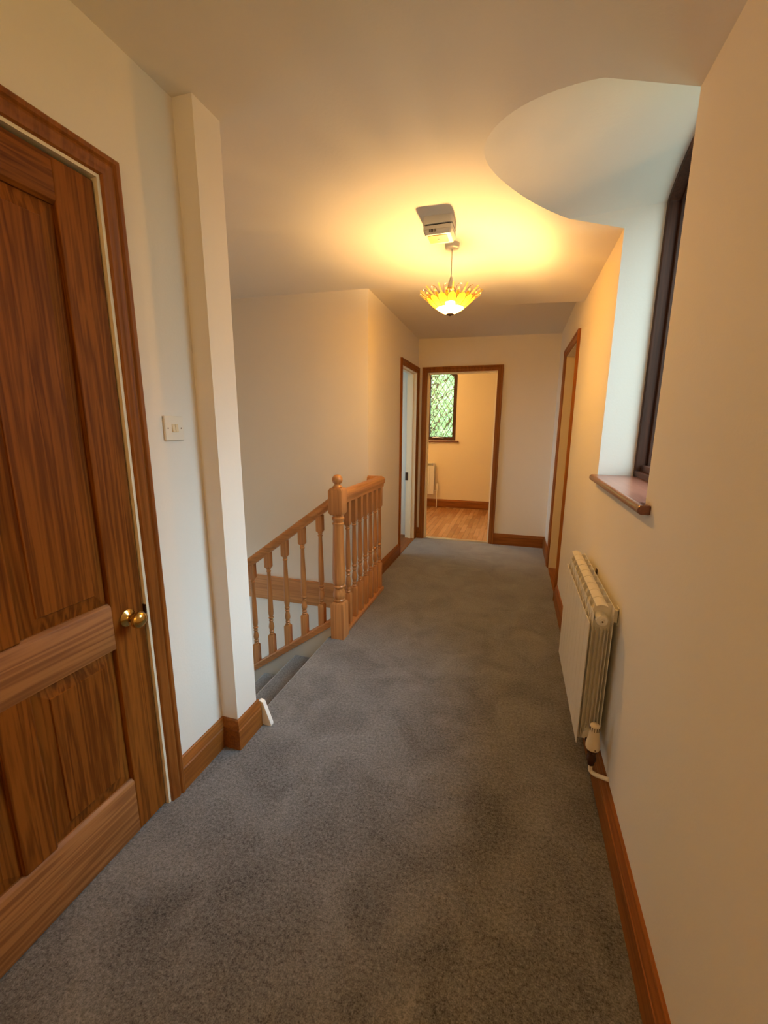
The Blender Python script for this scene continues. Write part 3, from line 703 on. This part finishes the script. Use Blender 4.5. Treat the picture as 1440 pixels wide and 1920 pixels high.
# ------------------------------------------------------------------ radiator
def radiator(loc, label, ny, parent_axis='Y'):
    rd = thing('radiator', label, 'radiator', loc)
    return rd
rd = thing('radiator', 'white finned aluminium radiator with valve on the right wall below the window', 'radiator', (XR, 1.94, 0.2))
RX0, RX1, RZ0, RZ1 = 0.300, 0.379, 0.195, 0.700
def section(w=0.0745):
    # local: y centred on 0, x and z world values
    h = w/2; mb = MB()
    mb.box(RX0, RX0+0.003, -h, h, RZ0, RZ1)                                   # front plate
    mb.box(RX0+0.012, RX0+0.0145, -h+0.004, h-0.004, RZ0+0.03, 0.738)          # second plate
    for x in (RX0+0.027, RX0+0.041, RX0+0.055, RX0+0.066): mb.box(x, x+0.002, -h+0.006, h-0.006, RZ0+0.05, 0.672)
    mb.box(RX1-0.0025, RX1, -h, h, RZ0+0.03, 0.766)                            # back plate
    web = [(RX0+0.002, RZ0), (RX0+0.002, RZ1), (RX0+0.013, 0.737), (RX0+0.020, 0.764), (RX1-0.018, 0.768), (RX1-0.001, 0.766), (RX1-0.001, RZ0+0.03), (RX1-0.012, RZ0)]
    mb.prism([(x, -0.0018, z) for x, z in web], (0, 0.0036, 0))
    # curved top cover
    n = 10; capp = []
    for k in range(n+1):
        t = k/n; capp.append((RX0+0.018+0.040*t, 0.764+0.012*math.sin(PI*(0.12+0.76*t))))
    low = [(x, z-0.0035) for x, z in capp][::-1]
    mb.prism([(x, -h, z) for x, z in capp+low], (0, w, 0))
    return mb
NS = 9; RY0 = 1.572; PW = 0.079
s0 = obj('radiator_section', section(), M['rad'], rd, (0, RY0+PW/2, 0), bevel=0.0008, bseg=1)
for i in range(1, NS): copy_part(s0, rd, (0, RY0+PW*(i+0.5), 0))
for z_ in (0.716, 0.240):
    obj('manifold_tube', MB().lathe([(0, 0), (0.0215, 0), (0.0215, PW*NS), (0, PW*NS)], (RX0+0.040, RY0, z_), 24, 'Y'), M['rad'], rd, smooth=40)
mb = MB(); mb.lathe([(0.0, -0.0005), (0.012, -0.0005), (0.019, 0.0015), (0.021, 0.006), (0.021, 0.012), (0, 0.012)], (RX0+0.040, RY0-0.008, 0.716), 24, 'Y')
ep = obj('end_plug', mb, M['rad'], rd, smooth=40)
mb = MB(); mb.lathe([(0, 0), (0.007, 0), (0.009, 0.004), (0.009, 0.006), (0, 0.006)], (RX0+0.040, RY0-0.013, 0.716), 18, 'Y'); obj('bleed_valve', mb, M['rad'], ep, smooth=40)
mb = MB(); mb.lathe([(0, 0), (0.0032, 0), (0.0032, 0.002), (0, 0.002)], (RX0+0.040, RY0-0.0145, 0.716), 12, 'Y'); obj('valve_hole', mb, M['black'], ep)
for y in (RY0+0.045, RY0+0.485):
    mb = MB(); mb.box(RX1-0.001, XR, y-0.012, y-0.009, 0.700, 0.748).box(XR-0.003, XR, y-0.012, y+0.018, 0.690, 0.756).box(RX1-0.001, XR-0.002, y-0.012, y+0.018, 0.738, 0.741)
    obj('wall_bracket', mb, M['bronze'] if y > 2 else M['plastic'], rd)
VX, VY = 0.345, 1.507
mb = MB(); mb.lathe([(0, 0.238), (0.0225, 0.238), (0.0245, 0.243), (0.0248, 0.252), (0.0235, 0.262), (0.0185, 0.290), (0.0170, 0.305), (0.0175, 0.325), (0.0165, 0.334), (0.013, 0.338), (0, 0.339)], (VX, VY, 0), 28)
vh = obj('valve_head', mb, M['cream_plastic'], rd, smooth=45); vh['label'] = 'cream thermostatic valve head'
mb = MB()
for k in range(14):
    a = 2*PI*k/14; c_, s_ = math.cos(a), math.sin(a)
    mb.prism([(VX+0.0176*c_-0.001*s_, VY+0.0176*s_+0.001*c_, 0.316), (VX+0.0176*c_+0.001*s_, VY+0.0176*s_-0.001*c_, 0.316), (VX+0.0170*c_+0.001*s_, VY+0.0170*s_-0.001*c_, 0.331), (VX+0.0170*c_-0.001*s_, VY+0.0170*s_+0.001*c_, 0.331)], (0.0012*c_, 0.0012*s_, 0))
obj('head_marking', mb, M['bronze'], vh)
obj('indicator_dot', MB().lathe([(0, 0), (0.0024, 0), (0.0024, 0.001), (0, 0.001)], (VX+0.004, VY-0.0252, 0.247), 10, 'Y'), M['bronze'], vh)
mb = MB(); mb.lathe([(0, 0.168), (0.010, 0.168), (0.012, 0.172), (0.012, 0.186), (0.0165, 0.189), (0.0165, 0.205), (0.014, 0.208), (0.014, 0.222), (0.018, 0.226), (0.018, 0.239), (0, 0.239)], (VX, VY, 0), 20)
mb.lathe([(0, 0), (0.011, 0), (0.011, RY0-VY+0.01), (0, RY0-VY+0.01)], (VX-0.005, VY, 0.222), 16, 'Y')
obj('valve_body', mb, M['bronze'], rd, smooth=40)
mb = MB(); mb.tube([(VX, VY, 0.172), (VX, VY, 0.152), (VX+0.002, VY-0.002, 0.143), (VX+0.009, VY-0.006, 0.138), (VX+0.018, VY-0.012, 0.138), (XR-0.0005, VY-0.046, 0.158)], 0.0078, 14)
obj('pipe', mb, M['gloss'], rd, smooth=60)['label'] = 'white painted pipe'
# second radiator, far room
r2_ = thing('radiator', 'cream radiator under the leaded window in the far room', 'radiator', (-1.6, 7.25, 0.2))
def section2():
    mb = MB(); h = 0.038
    mb.box(-h, h, 7.190, 7.194, 0.235, 0.735); mb.box(-0.002, 0.002, 7.190, 7.272, 0.235, 0.775); mb.box(-h, h, 7.268, 7.272, 0.26, 0.775); mb.box(-h, h, 7.207, 7.248, 0.770, 0.780)
    for y in (7.21, 7.23, 7.25): mb.box(-h+.006, h-.006, y, y+0.002, 0.28, 0.72)
    return mb
a0 = obj('radiator_section', section2(), M['rad'], r2_, (-1.363, 0, 0), bevel=0.001)
for i in range(1, 8): copy_part(a0, r2_, (-1.363-0.0785*i, 0, 0))
mb = MB().tube([(-1.33, 7.235, 0.295), (-1.275, 7.235, 0.295)], 0.010).tube([(-1.275, 7.235, 0.42), (-1.275, 7.235, 0.30)], 0.016).tube([(-1.275, 7.235, 0.30), (-1.275, 7.235, -0.004)], 0.0075)
obj('valve', mb, M['gloss'], r2_, smooth=50)

# ------------------------------------------------------------------ smoke alarm and pendant lamp
LX, LY = -0.427, 2.690
ZC = zslope(LX, LY)
sm = thing('smoke_alarm', 'square stacked white smoke alarm on the ceiling in front of the pendant lamp', 'smoke alarm', (-0.455, 2.42, ZC))
def rbox(mb, cx, cy, hx, hy, za, zc, tap=0.0, r=0.012):
    def rect(z, s):
        pts = []
        for (qx, qy, a0_) in ((1, 1, 0), (-1, 1, 90), (-1, -1, 180), (1, -1, 270)):
            for k in range(5):
                a = math.radians(a0_+22.5*k); pts.append((cx+qx*(hx-s-r)+r*math.cos(a), cy+qy*(hy-s-r)+r*math.sin(a), z))
        return pts
    loft(mb, rect(za, tap), rect(zc, 0))
SA = (-0.452, 2.415); zc0 = zslope(-0.45, 2.42)
mb = MB(); rbox(mb, *SA, 0.076, 0.072, zc0-0.036, zc0+0.01); obj('base_plate', mb, M['plastic'], sm, smooth=35)
mb = MB(); rbox(mb, *SA, 0.068, 0.064, zc0-0.044, zc0-0.034); obj('gap_ring', mb, M['black'], sm)
mb = MB(); rbox(mb, *SA, 0.075, 0.071, zc0-0.060, zc0-0.043); rbox(mb, *SA, 0.075, 0.071, zc0-0.082, zc0-0.064, 0.010); rbox(mb, *SA, 0.072, 0.068, zc0-0.066, zc0-0.058); hs = obj('housing', mb, M['plastic'], sm, smooth=35)
mb = MB()
for k in range(5): mb.box(SA[0]-0.042+0.008*k, SA[0]-0.039+0.008*k, SA[1]-0.0715, SA[1]-0.066, zc0-0.072, zc0-0.060)
obj('vent_slot', mb, M['black'], hs)
mb = MB(); rbox(mb, SA[0]-0.006, SA[1]-0.004, 0.050, 0.044, zc0-0.0845, zc0-0.080, 0, 0.01); obj('cover_label', mb, plain('amber_label', (0.72, 0.45, 0.14), 0.4), sm)
mb = MB(); mb.lathe([(0, 0), (0.006, 0), (0.006, 0.004), (0, 0.004)], (SA[0]-0.004, SA[1]-0.002, zc0-0.0875), 16); obj('test_button', mb, M['plastic'], sm)

pl = thing('pendant_lamp', 'lit pendant lamp with yellow stained glass petal shade hanging over the landing', 'pendant lamp', (LX, LY, ZC))
obj('ceiling_rose', MB().lathe([(0, -0.030), (0.034, -0.030), (0.040, -0.024), (0.042, 0.0), (0.042, 0.01), (0, 0.01)], (LX, LY, ZC), 28), M['plastic'], pl, smooth=40)
obj('cord', MB().tube([(LX, LY, ZC-0.028), (LX-0.001, LY, 2.262)], 0.0032), M['plastic'], pl, smooth=60)
obj('lamp_holder', MB().lathe([(0.0, 2.268), (0.007, 2.268), (0.010, 2.250), (0.016, 2.240), (0.018, 2.222), (0.020, 2.220), (0.020, 2.196), (0.0175, 2.194), (0.0175, 2.180), (0, 2.180)], (LX, LY, 0), 24), M['plastic'], pl, smooth=40)
hb = [(0.0, 2.182), (0.012, 2.182), (0.0135, 2.170), (0.016, 2.157), (0.0225, 2.141), (0.0278, 2.1310), (0, 2.1310)]
bb = obj('bulb', MB().lathe(hb, (LX, LY, 0), 24), M['plastic'], pl, smooth=40)
dome = [(0, 2.1308)] + [(0.0295*math.cos(a), 2.124-0.034*math.sin(a)) for a in [-0.19+(PI/2+0.19)*k/11 for k in range(12)]]; dome[-1] = (0, 2.090)
obj('bulb_dome', MB().lathe(dome, (LX, LY, 0), 24), M['bulb'], bb, smooth=60)['label'] = 'lit warm bulb dome'
NP = 14
def bowl(r):      # height of the bowl surface at radius r
    return 2.063 + 0.085*(r/0.14)**1.7 if r < 0.14 else 2.148 + (r-0.14)*0.78
def petal_mb(kind):
    mb = MB()
    if kind == 'long':
        ra, rb, wa, wb = 0.082, 0.142, 0.019, 0.031; n = 8
    else:
        ra, rb, wa, wb = 0.020, 0.084, 0.0055, 0.019; n = 6
    L_, R_ = [], []
    for k in range(n+1):
        t = k/n; r = ra+(rb-ra)*t; hw = wa+(wb-wa)*t
        if kind == 'long' and t > 0.55: hw *= math.sqrt(max(0.02, 1-((t-0.55)/0.46)**2))
        L_.append((r, -hw, bowl(r))); R_.append((r, hw, bowl(r)))
    vs = []; 
    for a, b_ in zip(L_, R_):
        mid = ((a[0]+0.001), 0, a[2]-0.0015)
        vs += [a, mid, b_, (a[0], a[1], a[2]+0.0022), (mid[0], 0, mid[2]+0.0022), (b_[0], b_[1], b_[2]+0.0022)]
    fs = []
    for k in range(n):
        q = k*6
        fs += [(q, q+1, q+7, q+6), (q+1, q+2, q+8, q+7), (q+3, q+9, q+10, q+4), (q+4, q+10, q+11, q+5), (q, q+6, q+9, q+3), (q+2, q+5, q+11, q+8)]
    fs += [(0, 3, 4, 1), (1, 4, 5, 2)]; q = n*6; fs += [(q, q+1, q+4, q+3), (q+1, q+2, q+5, q+4)]
    mb.add(vs, fs); return mb
sh = obj('lamp_shade', MB().tube([(0.083*math.cos(2*PI*k/40), 0.083*math.sin(2*PI*k/40), bowl(0.083)) for k in range(41)], 0.0016, 6), M['wire'], pl, (LX, LY, 0), smooth=60)
def rotpart(o, k, off=0.0):
    o.rotation_euler = (0, 0, 2*PI*(k+off)/NP)
def copies(name, mbk, mat, off=0.0, lab=None):
    o = obj(name, mbk, mat, sh, (LX, LY, 0), smooth=60); rotpart(o, 0, off)
    if lab: o['label'] = lab
    for k in range(1, NP):
        c = o.copy(); C.objects.link(c); c.parent = sh; c.location = o.location; rotpart(c, k, off)
copies('glass_petal', petal_mb('long'), M['petal'])
def outline_mb():
    ra, rb, wa, wb = 0.082, 0.142, 0.019, 0.031; pts = []
    for sg in (-1, 1):
        row = []
        for k in range(11):
            t = k/10; hw = wa+(wb-wa)*t
            if t > 0.55: hw *= math.sqrt(max(0.0, 1-((t-0.55)/0.46)**2))
            r = ra+(rb-ra)*t; row.append((r, sg*hw, bowl(r)-0.0004))
        pts += row if sg < 0 else row[::-1]
    return MB().tube(pts, 0.0019, 5)
copies('lead_came', outline_mb(), M['lead'])
copies('inner_panel', petal_mb('short'), M['petal_pale'])
# glass rods beyond the petals, wire loops with beads between them
copies('glass_rod', MB().tube([(0.140, 0, bowl(0.140)+0.002), (0.186, 0, bowl(0.186)+0.002)], 0.0052, 8), M['petal_pale'])
def loop_mb():
    mb = MB(); pts = []
    for k in range(13):
        t = k/12; a = PI*t; r = 0.128+0.052*math.sin(a)**0.8 if 0 < t < 1 else 0.128
        pts.append((r, 0.017*math.cos(a)*(1+0.25*math.sin(a)), bowl(max(r, 0.128))+0.003))
    mb.tube(pts, 0.0014, 6); mb.tube([(0.128, 0, bowl(0.128)), (0.150, 0, bowl(0.15)+0.003)], 0.0014, 6); return mb
copies('wire_loop', loop_mb(), M['wire'], 0.5)
copies('glass_bead', MB().lathe([(max(0, 0.0062*math.sin(a)), -0.0062*math.cos(a)) for a in [PI*k/8 for k in range(9)]], (0.156, 0, bowl(0.156)+0.004), 10), M['petal_pale'], 0.5)
copies('amber_chip', MB().prism([(0.126, -0.006, bowl(0.126)), (0.146, -0.010, bowl(0.146)), (0.150, 0, bowl(0.15)), (0.146, 0.010, bowl(0.146)), (0.126, 0.006, bowl(0.126))], (0, 0, 0.002)), shade_mat('amber_stained_glass', (1.0, 0.50, 0.14), 0.45), 0.5)
fi = obj('finial', MB().lathe([(0, 2.052), (0.004, 2.053), (0.006, 2.057), (0.022, 2.060), (0.023, 2.064), (0.004, 2.068), (0.003, 2.09), (0, 2.09)], (LX, LY, 0), 20), M['bronze'], pl, smooth=40)
mb = MB()
for s_ in (0, 1, 2):
    a = 2*PI*s_/3+0.5; mb.tube([(LX+0.019*math.cos(a), LY+0.019*math.sin(a), 2.205), (LX+0.034*math.cos(a), LY+0.034*math.sin(a), 2.17), (LX+0.040*math.cos(a), LY+0.040*math.sin(a), 2.12), (LX+0.060*math.cos(a), LY+0.060*math.sin(a), bowl(0.06)+0.003)], 0.0022, 6)
mb.lathe([(0.018, 2.202), (0.024, 2.202), (0.024, 2.210), (0.018, 2.210)], (LX, LY, 0), 20)
obj('gallery_wire', mb, M['wire'], pl, smooth=60)
# plain pendant in the far room
pf = thing('pendant_lamp', 'bare bulb pendant lighting the far room', 'pendant lamp', (-1.95, 6.1, 2.40))
obj('cord', MB().tube([(-1.95, 6.1, 2.40), (-1.95, 6.1, 2.27)], 0.003), M['plastic'], pf)
obj('bulb', MB().lathe([(max(0, 0.035*math.sin(PI*k/10)), 2.235-0.035*math.cos(PI*k/10)) for k in range(11)], (-1.95, 6.1, 0), 18), M['bulb_far'], pf, smooth=60)

pk = thing('pendant_lamp', 'unseen bare bulb pendant added behind the camera as fill light', 'pendant lamp', (-0.40, -0.9, zslope(-0.4, -0.9)))  # added out of view to lift the warm light on the near walls
obj('cord', MB().tube([(-0.40, -0.9, 2.47), (-0.40, -0.9, 2.22)], 0.003), M['plastic'], pk)
obj('bulb', MB().lathe([(max(0, 0.035*math.sin(PI*k/10)), 2.185-0.035*math.cos(PI*k/10)) for k in range(11)], (-0.40, -0.9, 0), 18), M['bulb_fill'], pk, smooth=60)

# ------------------------------------------------------------------ garden outside the far window
struct(obj('ground', MB().box(-30, 30, 7.6, 40, -2.9, -2.75), M['grass']), 'lawn outside the house', 'ground')
def tree(x, y, h, rad, label, nleaf, seed):
    rnd = random.Random(seed)
    t = thing('tree', label, 'tree', (x, y, -2.75), 'trees outside the far window')
    tr = MB().tube([(x, y, -2.8), (x+0.05, y, -1.2), (x-0.04, y+0.05, 0.6), (x, y, h-0.8)], 0.12, 10)
    for k in range(9):
        a = rnd.uniform(0, 2*PI); z = rnd.uniform(-1.2, h-1.4); l = rnd.uniform(0.6, 1.1)*rad*0.8
        tr.tube([(x, y, z), (x+l*0.5*math.cos(a), y+l*0.5*math.sin(a), z+0.35), (x+l*math.cos(a), y+l*math.sin(a), z+0.8)], 0.035, 6)
    obj('trunk', tr, M['bark'], t, smooth=60)
    mb = MB(); c0 = Vector((x, y, (h-1.6)/2)); hz_ = (h+1.6)/2
    for k in range(nleaf):
        while True:
            p = Vector((rnd.uniform(-1, 1), rnd.uniform(-1, 1), rnd.uniform(-1, 1)))
            if 0.15 < p.length < 1: break
        p *= p.length**-0.35
        q = c0 + Vector((p.x*rad, p.y*rad, p.z*hz_)); s_ = rnd.uniform(0.028, 0.058)
        n = Vector((rnd.gauss(0, 1), rnd.gauss(0, 1), rnd.gauss(0.4, 1))).normalized(); a = n.orthogonal().normalized(); b_ = n.cross(a)
        mb.add([q-a*s_, q+b_*s_*0.55, q+a*s_, q-b_*s_*0.55], [(0, 1, 2, 3)])
    obj('foliage', mb, M['leaf'], t)
tree(-2.0, 10.6, 4.4, 1.5, 'leafy green tree filling the view through the leaded window', 34000, 3)
tree(-2.9, 14.6, 5.6, 2.2, 'taller green tree standing behind the nearer one outside the leaded window', 22000, 5)
